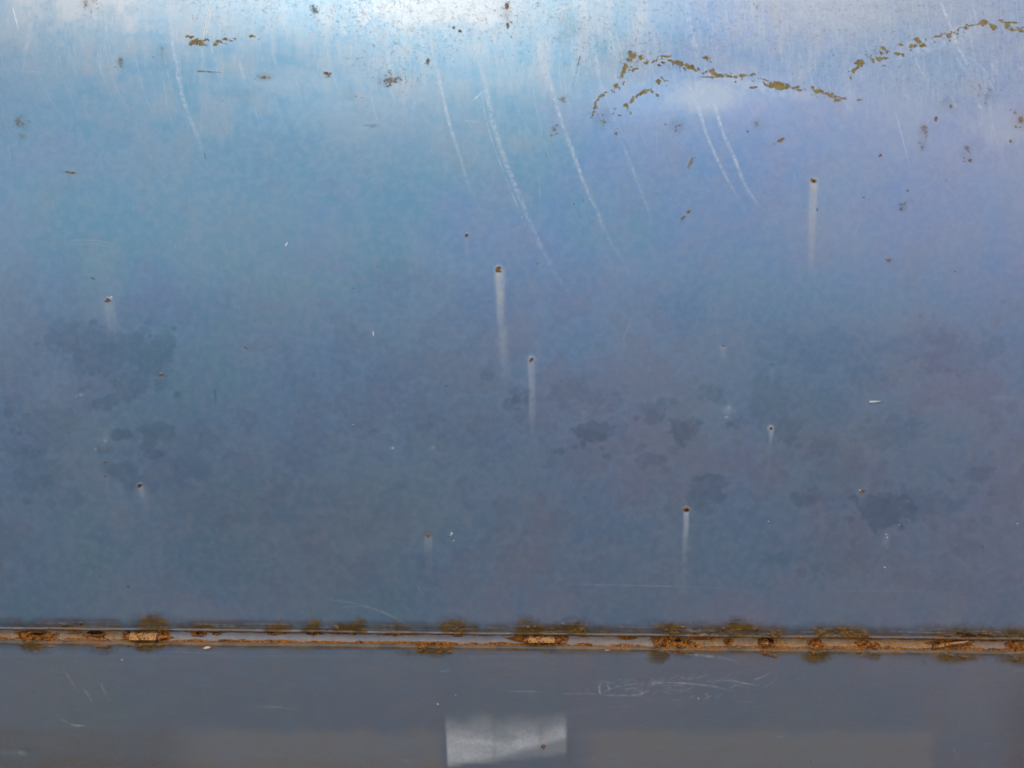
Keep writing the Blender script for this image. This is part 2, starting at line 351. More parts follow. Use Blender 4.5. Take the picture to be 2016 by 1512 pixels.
for x, y, rx, ry, s in [(1752,511,7,4,.7),(1880,534,5,4,.6),(1149,806,5,4,.45),(980,779,16,5,.35),(1000,776,7,4,.2),(1059,519,5,5,.4),(306,746,5,4,.6),(318,738,6,2,.9),(312,742,10,8,.25),(983,1126,4,5,.45),(1725,996,5,4,.5),(1935,1077,5,6,.55),(216,1163,3,4,.5),
     (1690,628,3,1.5,.8),(771,158,14,10,.45),(783,153,8,6,.4),(842,120,5,7,.7),(997,12,5,8,.75),(999,50,4,8,.8),(893,55,3,4,.9),(906,61,4,3,.8),(1075,305,4,8,.5),(1091,253,6,7,.45),(1085,265,4,6,.4),(1108,194,9,6,.45),
     (238,118,7,8,.5),(519,151,7,5,.8),(512,150,12,7,.3),(642,144,6,5,.9),(634,142,5,3,.4),(35,238,12,9,.5),(43,268,4,5,.7),(40,250,18,18,.2),(621,21,9,9,.5),(612,30,5,4,.5),(170,7,10,14,.35),(180,20,6,10,.3),(403,307,5,9,.35),(239,125,5,9,.4),
     (1843,234,5,6,.8),(1820,252,6,10,.55),(1816,290,6,7,.6),(1822,270,7,18,.3),(1904,291,7,5,.6),(1909,316,5,6,.75),(1989,277,4,5,.7),(2010,234,7,14,.6),(1733,305,4,4,.8),(1700,388,6,4,.8),(1787,375,4,3.5,.9),(1774,412,6,4,.85),(1782,400,4,3,.6),(1431,353,4,4,.85),(1472,259,3,3,.6),(1872,209,4,5,.6),(1929,170,5,12,.45),(1940,195,8,8,.35),(1392,114,5,4,.85),(1780,340,8,8,.2),(1490,240,5,6,.6),(1486,247,3,3,.7),(1340,128,6,4,.5),
     (1310,245,6,4,.6),(1330,258,5,6,.6),(1212,262,5,6,.9),(1130,402,2.5,4,.8),(942,1304,4,4,.55),(1030,1454,2.5,3,.6),(1069,1469,4,5,.9),(1595,1496,7,4,.8),(1490,15,6,8,.35),(1640,108,5,4,.5),(1740,130,6,3,.5),(1217,410,2,6,.6),(470,128,5,6,.25),(320,100,6,10,.3),(310,133,5,6,.35),(270,18,6,6,.4),(520,20,5,5,.4),(735,88,4,6,.35),(1260,45,8,6,.3),(700,190,5,4,.4)]:
    blob(rust, x, y, rx, ry, s, .8, .6)
for p, w, s in [([(123,337),(138,339),(153,341)], 1.4, .9), ([(387,140),(415,141),(440,142)], 1.0, .8), ([(480,681),(490,687)], 1.2, .8), ([(1144,100),(1132,150),(1120,190)], 1.5, .3), ([(405,1074),(432,1068)], 1.5, .35), ([(1165,405),(1215,402)], .8, .15)]:
    stroke(rust, p, w, s, 1.2, .4)
blob(rust,144,340,5,3,1.0)
def smudge(x, y, rx, ry, n, s):              # ragged brown smudge of many specks, with a stained haze round it
    blob(olive, x, y, rx*1.5, ry*1.5, s*.30, 1.0, .5)
    for k in range(n):
        r = rnd.uniform(.8, 3.2)
        blob(rust, x+rnd.gauss(0, rx*.55), y+rnd.gauss(0, ry*.55), r*rnd.uniform(1, 2.2), r, s*rnd.uniform(.4, 1.0), .7, .6, rnd.uniform(-.6, .6))
for a in [(771,158,22,14,60,.8),(36,242,16,13,26,.6),(43,268,7,7,10,.7),(238,120,9,12,16,.5),(621,21,10,12,18,.6),(1820,255,9,12,20,.6),(1816,288,7,9,14,.6),(1940,188,18,18,34,.45),(519,151,13,8,18,.6),(172,10,16,16,30,.5),(1108,194,14,9,22,.5),(1392,114,7,6,12,.7),(642,144,8,7,14,.7),(2006,230,14,22,36,.6),(1905,300,14,18,26,.5),(312,742,12,9,14,.6),(1780,405,10,10,14,.6),(1090,258,9,12,16,.5),(997,30,10,30,22,.5),(1330,250,22,14,22,.6),(1185,225,24,20,26,.5),(1490,243,9,10,12,.5),(320,105,14,18,16,.35),(1870,205,20,16,24,.4),(700,188,24,12,16,.35),(480,190,60,18,26,.3),(1140,60,50,30,30,.35),(1752,512,8,5,8,.6),(214,589,11,5,10,.7),(843,1053,10,6,12,.6)]:
    smudge(*a)
# small dark flecks
blob(dark,183,548,5.5,2.6,1.4,.4,.1,.5)
for x, y, rx, ry in [(695,568,2,2),(744,525,1.5,2.5),(879,760,2,2),(1148,395,1.5,1.5),(253,1155,4,3),(1150,980,1.5,1.5),(1620,1130,1.5,1.5),(344,680,2,2),(145,679,1.5,1.5),(735,560,1.5,2),(1862,355,1.5,2),(1472,259,3,3),(960,1035,2,1)]:
    blob(dark, x, y, rx, ry, 1.2, .5, .2)
for p in [[(422,766),(424,780),(426,792)], [(714,247),(732,246),(752,246)], [(612,1195),(612,1210)], [(726,250),(742,249)], [(30,1477),(50,1476),(70,1476)], [(115,1479),(160,1479)]]:
    stroke(dark, p, .6, .9, 1.2, .3)
# bright little flecks and gouges
for x, y, rx, ry, a in [(345,485,2,2.2,0),(343,490,1.2,1.2,0),(160,777,5,3,0),(150,780,3,2,0),(208,868,5,4,0),(188,884,3,3,0),(773,882,2.2,2,0),(889,1050,2.4,3,.4),(887,1054,3,1,.9),(893,1064,1.6,2.4,-.3),(895,1070,1,1,0),(1745,1052,2.2,1.8,0),(1747,1058,1.6,3.4,-.3),(1739,1113,2.6,1,0),(1742,1117,3,1,.1),(2003,1031,4,1.8,.1),(1770,1033,1.5,2,0),
     (1435,803,6,5,.5),(1444,810,3,6,0),(1430,821,6,2.2,-.1),(1412,656,2,1.5,0),(735,657,2,6,0),(695,836,5,1.6,-.15),(1375,1375,1.8,1.6,0),(862,1386,2,2.2,0),(898,1369,2,3,0),(1513,1027,1.5,3,0),(1605,1360,1.6,1.2,0),(70,1282,5,2,.2),(80,1283,5,1.6,0),(240,1299,3,1.5,0)]:
    if rx >= 3 and ry >= 2: blob(chalk, x, y, rx*1.3, ry*1.3, .5, .9, .4, a)
    else: blob(white, x, y, rx*.85, ry*.85, 1.0 if rx < 4 else .6, .5, .3, a)
stroke(white, [(561,485),(564,480),(567,475)], 1.0, 1.0, .8, 0, (.1, .3), False)
stroke(white, [(1711,791),(1728,790),(1744,789)], 1.1, 1.0, .9, 0, (.05, .7), False); stroke(dark, [(1711,794),(1744,792)], .6, .9, 1.2, 0, (.05, .5), False)
blob(chalk,773,882,9,6,.3,1,.1); blob(chalk,852,881,7,6,.5,1,.1); blob(chalk,1435,808,18,16,.28,1,.4); blob(chalk,1745,1062,12,28,.25,1,.2); blob(chalk,1975,783,40,7,.2,1,.3); blob(chalk,1778,748,22,7,.1,1,.3); drip(chalk,775,885,55,7,.12); drip(chalk,1150,812,45,8,.12)
blob(chalk,165,775,28,10,.12,1,.6); blob(chalk,205,870,20,18,.15,1,.6)
# pale washed runs
for x, y, l, w, s in [(815,450,220,14,.10),(890,505,120,12,.10),(1070,520,120,18,.06),(733,640,60,6,.14),(200,510,150,45,.10),(1715,870,60,12,.08),(235,950,160,22,.10),(110,740,120,50,.08),(1900,1120,80,40,.05),(300,1060,70,25,.04)]:
    drip(chalk, x, y, l, w, s, 0, .8, 1.2)
# oval wet-looking dark blotches
for x, y, rx, ry, s in [(225,690,105,50,.75),(265,755,52,36,.7),(150,665,70,40,.5),(300,705,45,40,.55),(90,835,60,40,.5),(250,856,13,11,.7),(292,868,16,26,.6),(312,848,35,16,.5),(305,895,26,12,.5),(200,882,14,12,.5),(85,940,55,35,.45),(18,815,14,22,.4),(55,890,45,22,.3),(385,860,50,24,.3),(240,925,30,16,.45),(255,945,18,22,.4),(365,920,45,25,.25),
     (1166,860,36,26,.75),(1130,775,70,40,.4),(1020,788,20,18,.6),(1040,790,16,24,.5),(960,740,18,20,.35),(1283,825,40,34,.45),(1338,850,34,32,.65),(1290,905,26,16,.4),(1212,838,18,16,.3),(1395,770,30,20,.4),(1440,835,14,10,.45),(1555,855,26,30,.45),(1615,880,40,30,.3),(1390,960,34,30,.6),(1365,985,22,22,.4),(1742,1005,46,36,.75),(1595,983,30,18,.5),(1820,995,75,28,.45),(1925,930,34,22,.5),(1760,850,60,30,.4),(1650,690,120,50,.3),(1850,690,120,55,.45),(1700,740,60,40,.35),(1620,800,70,60,.3),(1520,790,40,50,.3),(1885,1150,70,22,.3),(1650,1090,70,40,.35),(1900,1080,40,22,.3),(1540,1095,22,10,.35),(1650,925,55,40,.3),(790,545,60,26,.3),(1330,600,60,40,.2),(480,600,120,60,.15),(890,840,90,50,.25)]:
    blob(dark, x, y, rx*1.1, ry*1.1, s*(.70 if rx < 50 else .46), .36, .6)
    for k in range(int(rx/9)+2):                 # smaller dried drops round each blotch
        r_ = rnd.uniform(4, 15)
        blob(dark, x+rnd.gauss(0, rx*.9), y+rnd.gauss(0, ry*.9), r_*1.2, r_, s*rnd.uniform(.2, .6), .45, .5)
dark = dark + np.clip((NM*.6+NB*.6-.2)*2.5, 0, 1)*.16*smooth(420, 640, Yg)*(1-smooth(1120, 1215, Yg))
# faint reflection of the ground's edge painted in, lower left, and sill tints
edge = 1045+(Xg-290)*.075+NM*2
olive += .10*np.exp(-((Yg-edge+60)/70)**2)*(Yg < edge+2)*smooth(240, 420, Xg)*(1-smooth(740, 880, Xg))
dark += .12*smooth(-2, 4, Yg-edge)*(1-smooth(60, 150, Yg-edge))*smooth(240, 420, Xg)*(1-smooth(760, 900, Xg))
band = smooth(1425, 1452, Yg+NM*4)
# road dust: a film on the sill, thinner above the seam, gathered against the lip
dust = .62*smooth(1272, 1300, Yg)*np.clip(.97+.03*NH+.02*NM, .5, 1.2) + .20*smooth(700, 1230, Yg)*np.clip(.95+.18*NM+.15*NB, .3, 1.5)*(Yg < 1290)
BM = band*np.maximum(smooth(300, 420, Xg)*(1-smooth(862, 880, Xg)), smooth(1120, 1190, Xg)*(1-smooth(1826, 1848, Xg+NH*2)))  # band low on the sill: a reflection painted in through dust and chalk
dust += .18*BM*(1+.06*NH); chalk = np.maximum(chalk, .13*BM)
dust += band*.14*(1-smooth(300, 420, Xg))
dust += smooth(1484, 1504, Yg+NH*4)*.10*(1-smooth(862, 880, Xg))
blob(rust, 66,1366, 8, 15, .16, .6, .6, -.3); olive += .25*smooth(1930, 2030, Xg)*smooth(1290, 1420, Yg)
# square pale patch low on the sill
ex = (Xg-878-(Yg-1444)*.05); bl = 1506-(Xg-880)*.075-np.clip(Xg-1060, 0, 60)*.08
sq = smooth(-3, 3, ex)*(1-smooth(-4, 4, Xg-1115))*(1-smooth(-4, 5, Yg-bl-NH*1.2))
pat = sq*smooth(1396, 1466, Yg+NM*4)
wdg = np.clip((Xg-930)*.17, 0, 30)
pat *= 1-.55*smooth(-7, 7, Yg-bl+wdg+NH*1.5)*smooth(920, 1000, Xg)
pat *= .92+.06*NH+.03*NM-.14*np.exp(-((Xg-973)/4)**2)-.16*np.exp(-((Xg-1065)/5)**2)
chalk = np.maximum(chalk, pat*.98)
tint -= sq*(Yg > 1290)*smooth(1290, 1400, Yg)*.5
blob(dark, 923, 1478, 6, 5, .5); dark += .35*np.exp(-((Xg-1121)/7)**2)*smooth(1440, 1470, Yg)*(1-smooth(1500, 1512, Yg)); dark += .10*np.exp(-((Xg-868)/14)**2)*smooth(1300, 1400, Yg)

# --- rust bleeding out of the trim channel, up and down
def seamy(x): return 1236+x*.0108
def bleed(x, w, up, s, top=True):
    y = seamy(x)
    if top: blob(olive, x, y, w*1.1, up*2.0, s, .75, .30)
    else: blob(olive, x, y+30, w*1.1, up*1.9, s, .75, .32)
for x, w, u, s in [(135,40,14,.9),(60,60,7,.5),(300,36,16,1.0),(330,90,8,.4),(400,38,12,.8),(545,34,11,.8),(615,22,13,.9),(690,38,14,.85),(780,32,14,.85),(838,14,8,.5),(895,36,16,.95),(930,16,12,.7),(1050,44,17,1.0),(1110,60,15,.9),(1180,50,11,.6),(1240,60,10,.4),(1320,44,16,.95),(1410,60,16,.95),(1470,60,18,1.0),(1525,30,14,.7),(1650,70,15,.9),(1620,40,10,.6),(1760,60,7,.5),(1880,70,17,1.0),(1930,60,14,.8),(1995,50,14,.9)]:
    bleed(x, w*1.3, u*1.1, min(1.15, s*1.35))
for x, w, u, s in [(70,36,14,.9),(150,60,8,.5),(205,34,13,.9),(285,55,9,.9),(850,62,14,.95),(1300,26,15,.95),(1345,34,11,.8),(1430,40,7,.5),(1512,40,13,.9),(1605,38,14,.95),(1710,34,10,.8),(1875,66,14,.95),(2000,40,18,.8),(600,90,6,.4),(1130,70,8,.6)]:
    bleed(x, w*1.1, u, min(1.1, s*1.25), False)
sy_ = seamy(Xg)
over = Yg-sy_
brk = .6+.3*NM+.25*NH
olive = np.maximum(olive, np.clip(brk, .2, 1.0)*.50*np.exp(-(np.clip(-over, 0, 99)/16.)**2)*(over < 9))
dark = np.maximum(dark, np.clip(.75+.3*NM, .2, 1.1)*.85*np.exp(-((over+11)/10.)**4))
lip = np.exp(-((over-1)/4.)**4)
rust = np.maximum(rust, lip*np.clip(.12+.30*NM+.25*smooth(1200, 1400, Xg), 0, .8))
olive = np.maximum(olive, lip*np.clip(.75+.25*NM+.2*NH, .4, 1.0)); chalk = np.maximum(chalk, lip*np.clip(.12+.10*NM, .0, .3))
dust = np.maximum(dust, .55*np.clip(.8+.3*NM, .3, 1.1)*np.exp(-((over+7)/14.)**4))
dust = np.maximum(dust, .7*np.exp(-((over-29)/8.)**4))
below = Yg-sy_-29
ledge = np.exp(-((below+1)/8.)**4)
chalk = np.maximum(chalk, ledge*np.clip(.12+.15*NM, .0, .3)); rust = np.maximum(rust, ledge*np.clip(.25+.35*NM, 0, .7)); olive = np.maximum(olive, ledge*np.clip(.95+.15*NM, .6, 1))
olive = np.maximum(olive, np.clip(.8+.3*NM+.1*NH, .2, 1)*.85*np.exp(-(np.clip(below, 0, 99)/9.)**2)*(below > -14))
# fine pale hairlines in the dirty band above the lip
for k in range(70):
    x0 = rnd.uniform(-40, 2040); l = rnd.uniform(20, 120); yy = seamy(x0)-rnd.uniform(2, 16)
    stroke(scr, [(x0, yy), (x0+l, seamy(x0+l)-seamy(x0)+yy+rnd.gauss(0, 1.5))], .3, rnd.uniform(.1, .4), 1.0, .6, (.2, .3), False)
# crumbs of scale above the lip, where the lip has blistered
for x0, x1, n in [(1290,1540,60),(1600,1720,34),(1850,1960,34),(1030,1150,16),(590,700,8),(120,160,4),(290,320,6),(880,920,8),(1980,2040,12)]:
    for k in range(n):
        x = rnd.uniform(x0, x1); y = seamy(x)-abs(rnd.gauss(0, 7)); r = rnd.uniform(1.2, 4)
        blob(rust, x, y, r*1.6, r, rnd.uniform(.5, 1), .5, .6); blob(hgt, x, y, r*1.5, r, rnd.uniform(.4, 1.2), .7, .6)
for x0, x1, n in [(1285,1365,34),(1490,1530,16),(1590,1625,16),(1690,1730,12),(820,890,20),(40,110,18),(1850,1905,16),(1990,2030,14),(190,225,10),(250,320,14)]:
    for k in range(n):
        x = rnd.uniform(x0, x1); y = seamy(x)+31+rnd.gauss(0, 4); r = rnd.uniform(1.2, 4.5)
        blob(rust, x, y, r*1.6, r, rnd.uniform(.5, 1), .5, .6); blob(hgt, x, y, r*1.5, r, rnd.uniform(.4, 1.2), .7, .6)
# speckling (pitting) density, paint tint
speck = (.95*(1-smooth(-20, 330, Yg-.10*(Xg-900)+NB*45)) + .10*(1-smooth(300, 700, Yg))).astype(np.float32)
speck = np.maximum(speck, .75*np.exp(-((Xg-1950)/260)**2-((Yg-170)/170)**2))
tint += np.clip((Xg-1250)/900, -.5, 1)*.75 - .35*(1-smooth(150, 480, Yg))*(1-smooth(1000, 1500, Xg)) + .38*smooth(420, 760, Yg)*(1-smooth(1100, 1700, Xg)) + NB*.15 + NM*.06 - .25*np.exp(-((Xg-450)/350)**2-((Yg-230)/160)**2)
# reflected cloud glare painted into the upper shoulder's colour, in irregular patches
cloud_glare = layer()
cloud_glare += .32*(1-smooth(40, 360, Yg+NB*30))*np.clip(1+.35*NM+.2*NV, 0, 2) + .05*np.clip(NM, 0, 2)*(1-smooth(500, 900, Yg))
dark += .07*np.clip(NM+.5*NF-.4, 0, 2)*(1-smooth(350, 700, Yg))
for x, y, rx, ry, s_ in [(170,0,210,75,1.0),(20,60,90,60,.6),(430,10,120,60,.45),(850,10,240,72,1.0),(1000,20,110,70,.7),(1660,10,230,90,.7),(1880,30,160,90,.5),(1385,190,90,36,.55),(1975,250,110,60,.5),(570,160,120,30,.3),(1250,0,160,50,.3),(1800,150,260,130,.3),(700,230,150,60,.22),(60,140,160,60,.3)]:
    blob(cloud_glare, x, y, rx*1.15, ry*1.25, s_, .8, .35)
LAYERS = [np.clip(a, -1.5, 1.5).astype(np.float32) for a in (chip, rust, chalk, scr, dark, olive, speck, tint, white, hgt, cloud_glare, dust)]

def sample(u, v):
    """mirror the maps beyond the measured area so that the wear goes on"""
    def mir(a, n):
        a = np.mod(a, 2*(n-2)); return np.where(a > n-2, 2*(n-2)-a, a)
    x = mir(u+MG, CW); y = mir(v+MG, CHH)
    x0 = np.clip(x.astype(int), 0, CW-2); y0 = np.clip(y.astype(int), 0, CHH-2); fx = x-x0; fy = y-y0
    return [L[y0, x0]*(1-fx)*(1-fy)+L[y0, x0+1]*fx*(1-fy)+L[y0+1, x0]*(1-fx)*fy+L[y0+1, x0+1]*fx*fy for L in LAYERS]

# ------------------------------------------------------------------ mesh helpers
def tag(o, label=None, cat=None, group=None, kind=None):
    for k, v in (('label', label), ('category', cat), ('group', group), ('kind', kind)):
        if v: o[k] = v
    return o
def link(name, me, mat, parent=None):
    o = bpy.data.objects.new(name, me); COL.objects.link(o)
    if mat: me.materials.append(mat)
    if parent: o.parent = parent
    return o
def grid_object(name, P, mat, parent, wear=True, hscale=0.0, hmax=1.2):
    """P: rows x cols x 3 surface points (rows from top to bottom); wear maps are stored on its vertices"""
    n, m = P.shape[:2]
    if wear:
        u, v = project(P)
        A = sample(u, v)
        if hscale:
            dz = np.gradient(P, axis=0); dx = np.gradient(P, axis=1)
            N = np.cross(dx, -dz); N /= np.linalg.norm(N, axis=2, keepdims=True)+1e-12
            if N[n//2, m//2, 1] > 0: N = -N
            P = P + N*(np.clip(A[9], 0, hmax)*hscale)[..., None]
    me = bpy.data.meshes.new(name)
    idx = np.arange(n*m).reshape(n, m)
    F = np.stack([idx[:-1, :-1], idx[1:, :-1], idx[1:, 1:], idx[:-1, 1:]], -1).reshape(-1, 4)
    me.vertices.add(n*m); me.vertices.foreach_set('co', P.reshape(-1).astype(np.float32))
    me.loops.add(F.size); me.loops.foreach_set('vertex_index', F.reshape(-1).astype(np.int32))
    me.polygons.add(len(F)); me.polygons.foreach_set('loop_start', np.arange(0, F.size, 4, dtype=np.int32))
    me.polygons.foreach_set('use_smooth', np.ones(len(F), bool))
    me.update()
    if wear:
        for k, nm in enumerate(('wear_a', 'wear_b', 'wear_glare')):
            a = me.attributes.new(nm, 'FLOAT_COLOR', 'POINT')
            c = np.ones((n*m, 4), np.float32)
            for j in range(3): c[:, j] = A[k*3+j].reshape(-1)
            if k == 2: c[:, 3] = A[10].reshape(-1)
            if k == 1: c[:, 3] = A[11].reshape(-1)
            a.data.foreach_set('color', c.reshape(-1))
    return link(name, me, mat, parent)

# ------------------------------------------------------------------ materials
class NT:
    def __init__(self, name):
        self.m = bpy.data.materials.new(name); self.m.use_nodes = True
        self.t = self.m.node_tree; self.t.nodes.clear()
    def n(self, typ, **kw):
        nd = self.t.nodes.new(typ)
        for k, v in kw.items(): setattr(nd, k, v)
        return nd
    def l(self, a, b): self.t.links.new(a, b)
    def set(self, sock, v):
        if hasattr(v, 'is_output'): self.l(v, sock)
        else: sock.default_value = v
    def math(self, op, a, b=0.0, c=None, clamp=False):
        nd = self.n('ShaderNodeMath', operation=op, use_clamp=clamp)
        self.set(nd.inputs[0], a); self.set(nd.inputs[1], b)
        if c is not None: self.set(nd.inputs[2], c)
        return nd.outputs[0]
    def mix(self, f, a, b, blend='MIX'):
        nd = self.n('ShaderNodeMix', data_type='RGBA', blend_type=blend); nd.clamp_factor = True
        self.set(nd.inputs['Factor'], f)
        for s, v in (('A', a), ('B', b)):
            self.set(nd.inputs[s], (*v, 1) if isinstance(v, tuple) and len(v) == 3 else v)
        return nd.outputs['Result']
    def ss(self, x, a, b, lo=0.0, hi=1.0):
        nd = self.n('ShaderNodeMapRange', interpolation_type='SMOOTHSTEP')
        self.set(nd.inputs['Value'], x)
        for k, v in (('From Min', a), ('From Max', b), ('To Min', lo), ('To Max', hi)): self.set(nd.inputs[k], v)
        return nd.outputs['Result']
    def noise(self, scale, detail=2, rough=.5, vec=None, sx=None):
        nd = self.n('ShaderNodeTexNoise')
        nd.inputs['Scale'].default_value = scale; nd.inputs['Detail'].default_value = detail; nd.inputs['Roughness'].default_value = rough
        if vec is None:
            if not hasattr(self, 'co'): self.co = self.n('ShaderNodeTexCoord').outputs['Object']
            vec = self.co
        if sx:
            mp = self.n('ShaderNodeMapping'); mp.inputs['Scale'].default_value = sx; self.l(vec, mp.inputs[0]); vec = mp.outputs[0]
        self.l(vec, nd.inputs['Vector'])
        return nd.outputs['Fac']
    def attr(self, nm):
        a = self.n('ShaderNodeAttribute', attribute_name=nm); self.last = a; s = self.n('ShaderNodeSeparateColor'); self.l(a.outputs['Color'], s.inputs[0])
        return s.outputs[0], s.outputs[1], s.outputs[2]
    def out(self, color, rough, metal, bump_h=None, bump_d=.001, bump_s=1.0, coat=0.0, coat_r=.2, spec=.5):
        b = self.n('ShaderNodeBsdfPrincipled')
        self.set(b.inputs['Base Color'], (*color, 1) if isinstance(color, tuple) and len(color) == 3 else color)
        self.set(b.inputs['Roughness'], rough); self.set(b.inputs['Metallic'], metal)
        self.set(b.inputs['Coat Weight'], coat); self.set(b.inputs['Coat Roughness'], coat_r); self.set(b.inputs['Specular IOR Level'], spec)
        if bump_h is not None:
            bp = self.n('ShaderNodeBump'); bp.inputs['Distance'].default_value = bump_d; bp.inputs['Strength'].default_value = bump_s
            self.l(bump_h, bp.inputs['Height']); self.l(bp.outputs[0], b.inputs['Normal'])
        o = self.n('ShaderNodeOutputMaterial'); self.l(b.outputs[0], o.inputs[0])
        return self.m

def rust_colour(t, f1, f2):
    c = t.mix(t.ss(f1, .35, .62), (.075, .020, .004), (.42, .145, .014))
    c = t.mix(t.ss(f2, .55, .72), c, (.66, .32, .07))
    return c

def paint_material(name, channel=False):
    t = NT(name)
    chip, rust, chalk = t.attr('wear_a'); scr, dark, olive = t.attr('wear_b'); dust = t.last.outputs['Alpha']; speck, tint, white = t.attr('wear_glare'); cloud_glare = t.last.outputs['Alpha']
    n_fine = t.noise(1500, 1, .6); n_spk = t.noise(620, 1, .5); n_mid = t.noise(160, 2, .6); n_big = t.noise(9, 3, .55)
    n_hor = t.noise(300, 1, .6, sx=(.12, 1, 1.6)); n_ver = t.noise(260, 1, .6, sx=(1.6, 1, .12)); n_spk2 = t.noise(330, 2, .65)
    c0 = t.mix(t.ss(tint, -.6, .1), PAINT_TEAL, PAINT_BLUE)
    c0 = t.mix(t.ss(tint, .0, .9), c0, PAINT_LILAC)
    c0 = t.mix(t.ss(n_big, .38, .66, 0, .30), c0, (.36, .45, .55))
    c0 = t.mix(t.math('MULTIPLY', t.ss(n_mid, .35, .7), .13), c0, (.62, .66, .70))
    c0 = t.mix(t.math('MULTIPLY', cloud_glare, .85), c0, (.53, .58, .61))
    c0 = t.mix(t.math('MULTIPLY', dark, .9, clamp=True), c0, t.mix(1.0, c0, (.45, .52, .56), 'MULTIPLY'))
    metal = PAINT_METAL; rough = t.math('ADD', t.math('MULTIPLY_ADD', n_mid, .10, PAINT_ROUGH-.05), t.math('MULTIPLY', t.ss(n_fine, .3, .7), .05))
    fm = t.math('MULTIPLY', dust, t.ss(t.math('ADD', t.math('MULTIPLY', n_mid, .5), t.math('MULTIPLY', n_spk2, .5)), .3, .7, .82, 1.05), clamp=True)
    c = t.mix(fm, c0, (.176, .146, .108))
    # rusty bleed under the paint
    f_ol = t.math('MULTIPLY', olive, t.ss(t.math('ADD', t.math('MULTIPLY', n_hor, .7), t.math('MULTIPLY', n_mid, .4)), .30, .75, .7, 1.05), clamp=True)
    c = t.mix(f_ol, c, t.mix(t.ss(n_mid, .35, .7), (.095, .058, .013), (.20, .108, .018))); fm = t.math('MAXIMUM', fm, t.math('MULTIPLY', f_ol, .9))
    # scuffs and chalky bloom
    f_scr = t.math('MULTIPLY', scr, t.ss(t.math('ADD', t.math('MULTIPLY', n_spk, .6), t.math('MULTIPLY', n_fine, .5)), .38, .62, .35, 1.0), clamp=True)
    c = t.mix(t.math('MULTIPLY', f_scr, .95), c, (.74, .82, .88))
    fm = t.math('MAXIMUM', fm, t.math('MULTIPLY', f_scr, .75))
    f_ch = t.math('MULTIPLY', chalk, t.ss(n_spk2, .25, .75, .8, 1.05), clamp=True)
    c = t.mix(f_ch, c, (.62, .67, .71)); fm = t.math('MAXIMUM', fm, f_ch)
    # pitting specks
    thr = t.ss(speck, 0, 1, .76, .525)
    f_sp = t.ss(t.math('SUBTRACT', t.math('ADD', t.math('MULTIPLY', n_fine, .55), t.math('MULTIPLY', n_spk2, .45)), thr), 0, .16)
    f_sp = t.math('MULTIPLY', f_sp, t.ss(speck, .02, .3))
    c = t.mix(t.math('MULTIPLY', f_sp, .52), c, t.mix(t.ss(n_big, .4, .6), (.16, .17, .17), (.20, .14, .10))); fm = t.math('MAXIMUM', fm, t.math('MULTIPLY', f_sp, .6))
    f_li = t.math('MULTIPLY', t.math('MULTIPLY', t.ss(n_ver, .50, .75), t.ss(speck, .1, .9)), .16)
    c = t.mix(f_li, c, (.66, .74, .80)); fm = t.math('MAXIMUM', fm, f_li)
    # chipped to primer, rust, bare bright metal
    f_chip = t.ss(t.math('ADD', chip, t.math('MULTIPLY', t.math('SUBTRACT', t.math('MULTIPLY_ADD', n_fine, 1.0, t.math('MULTIPLY_ADD', n_spk, .35, t.math('MULTIPLY', n_hor, .35))), .85), 2.2)), .29, .42)
    f_chip = t.math('MULTIPLY', f_chip, t.ss(chip, .04, .25))
    c = t.mix(f_chip, c, t.mix(t.ss(n_mid, .4, .65), (.25, .185, .055), (.34, .27, .10))); fm = t.math('MAXIMUM', fm, f_chip)
    rc = rust_colour(t, n_spk2, n_spk)
    f_r = t.ss(t.math('ADD', rust, t.math('MULTIPLY', t.math('SUBTRACT', t.math('MULTIPLY_ADD', n_fine, .8, t.math('MULTIPLY', n_spk2, .8)), .8), 1.0)), .08, .90)
    f_r = t.math('MULTIPLY', f_r, t.ss(rust, .03, .3))
    rc = t.mix(t.ss(rust, .25, .95), (.21, .14, .075), t.mix(.4, rc, (.17, .09, .035)))
    c = t.mix(f_r, c, t.mix(t.ss(dark, .45, .9), rc, (.05, .020, .008))); fm = t.math('MAXIMUM', fm, f_r)
    f_w = t.ss(white, .25, .6)
    c = t.mix(f_w, c, (.85, .87, .88)); fm = t.math('MAXIMUM', fm, f_w)
    rough = t.math('ADD', rough, t.math('MULTIPLY', fm, .28))
    met = t.math('MULTIPLY', t.math('SUBTRACT', 1.0, fm), metal)
    h = t.math('MULTIPLY_ADD', n_fine, .10, t.math('MULTIPLY', n_spk, .12))
    h = t.math('SUBTRACT', h, t.math('MULTIPLY', f_chip, .55)); h = t.math('ADD', h, t.math('MULTIPLY', f_r, .6))
    h = t.math('MULTIPLY_ADD', t.math('MULTIPLY', f_r, n_spk), 1.2, h)
    h = t.math('MULTIPLY_ADD', t.math('MULTIPLY', speck, n_spk2), .22, h)
    return t.out(c, rough, met, h, .00022, 1.0, spec=.4)

PAINT_TEAL, PAINT_BLUE, PAINT_LILAC = (.20, .415, .575), (.22, .385, .63), (.33, .39, .61)
PAINT_METAL, PAINT_ROUGH = .71, .41
M_PAINT = paint_material('faded_blue_paint')

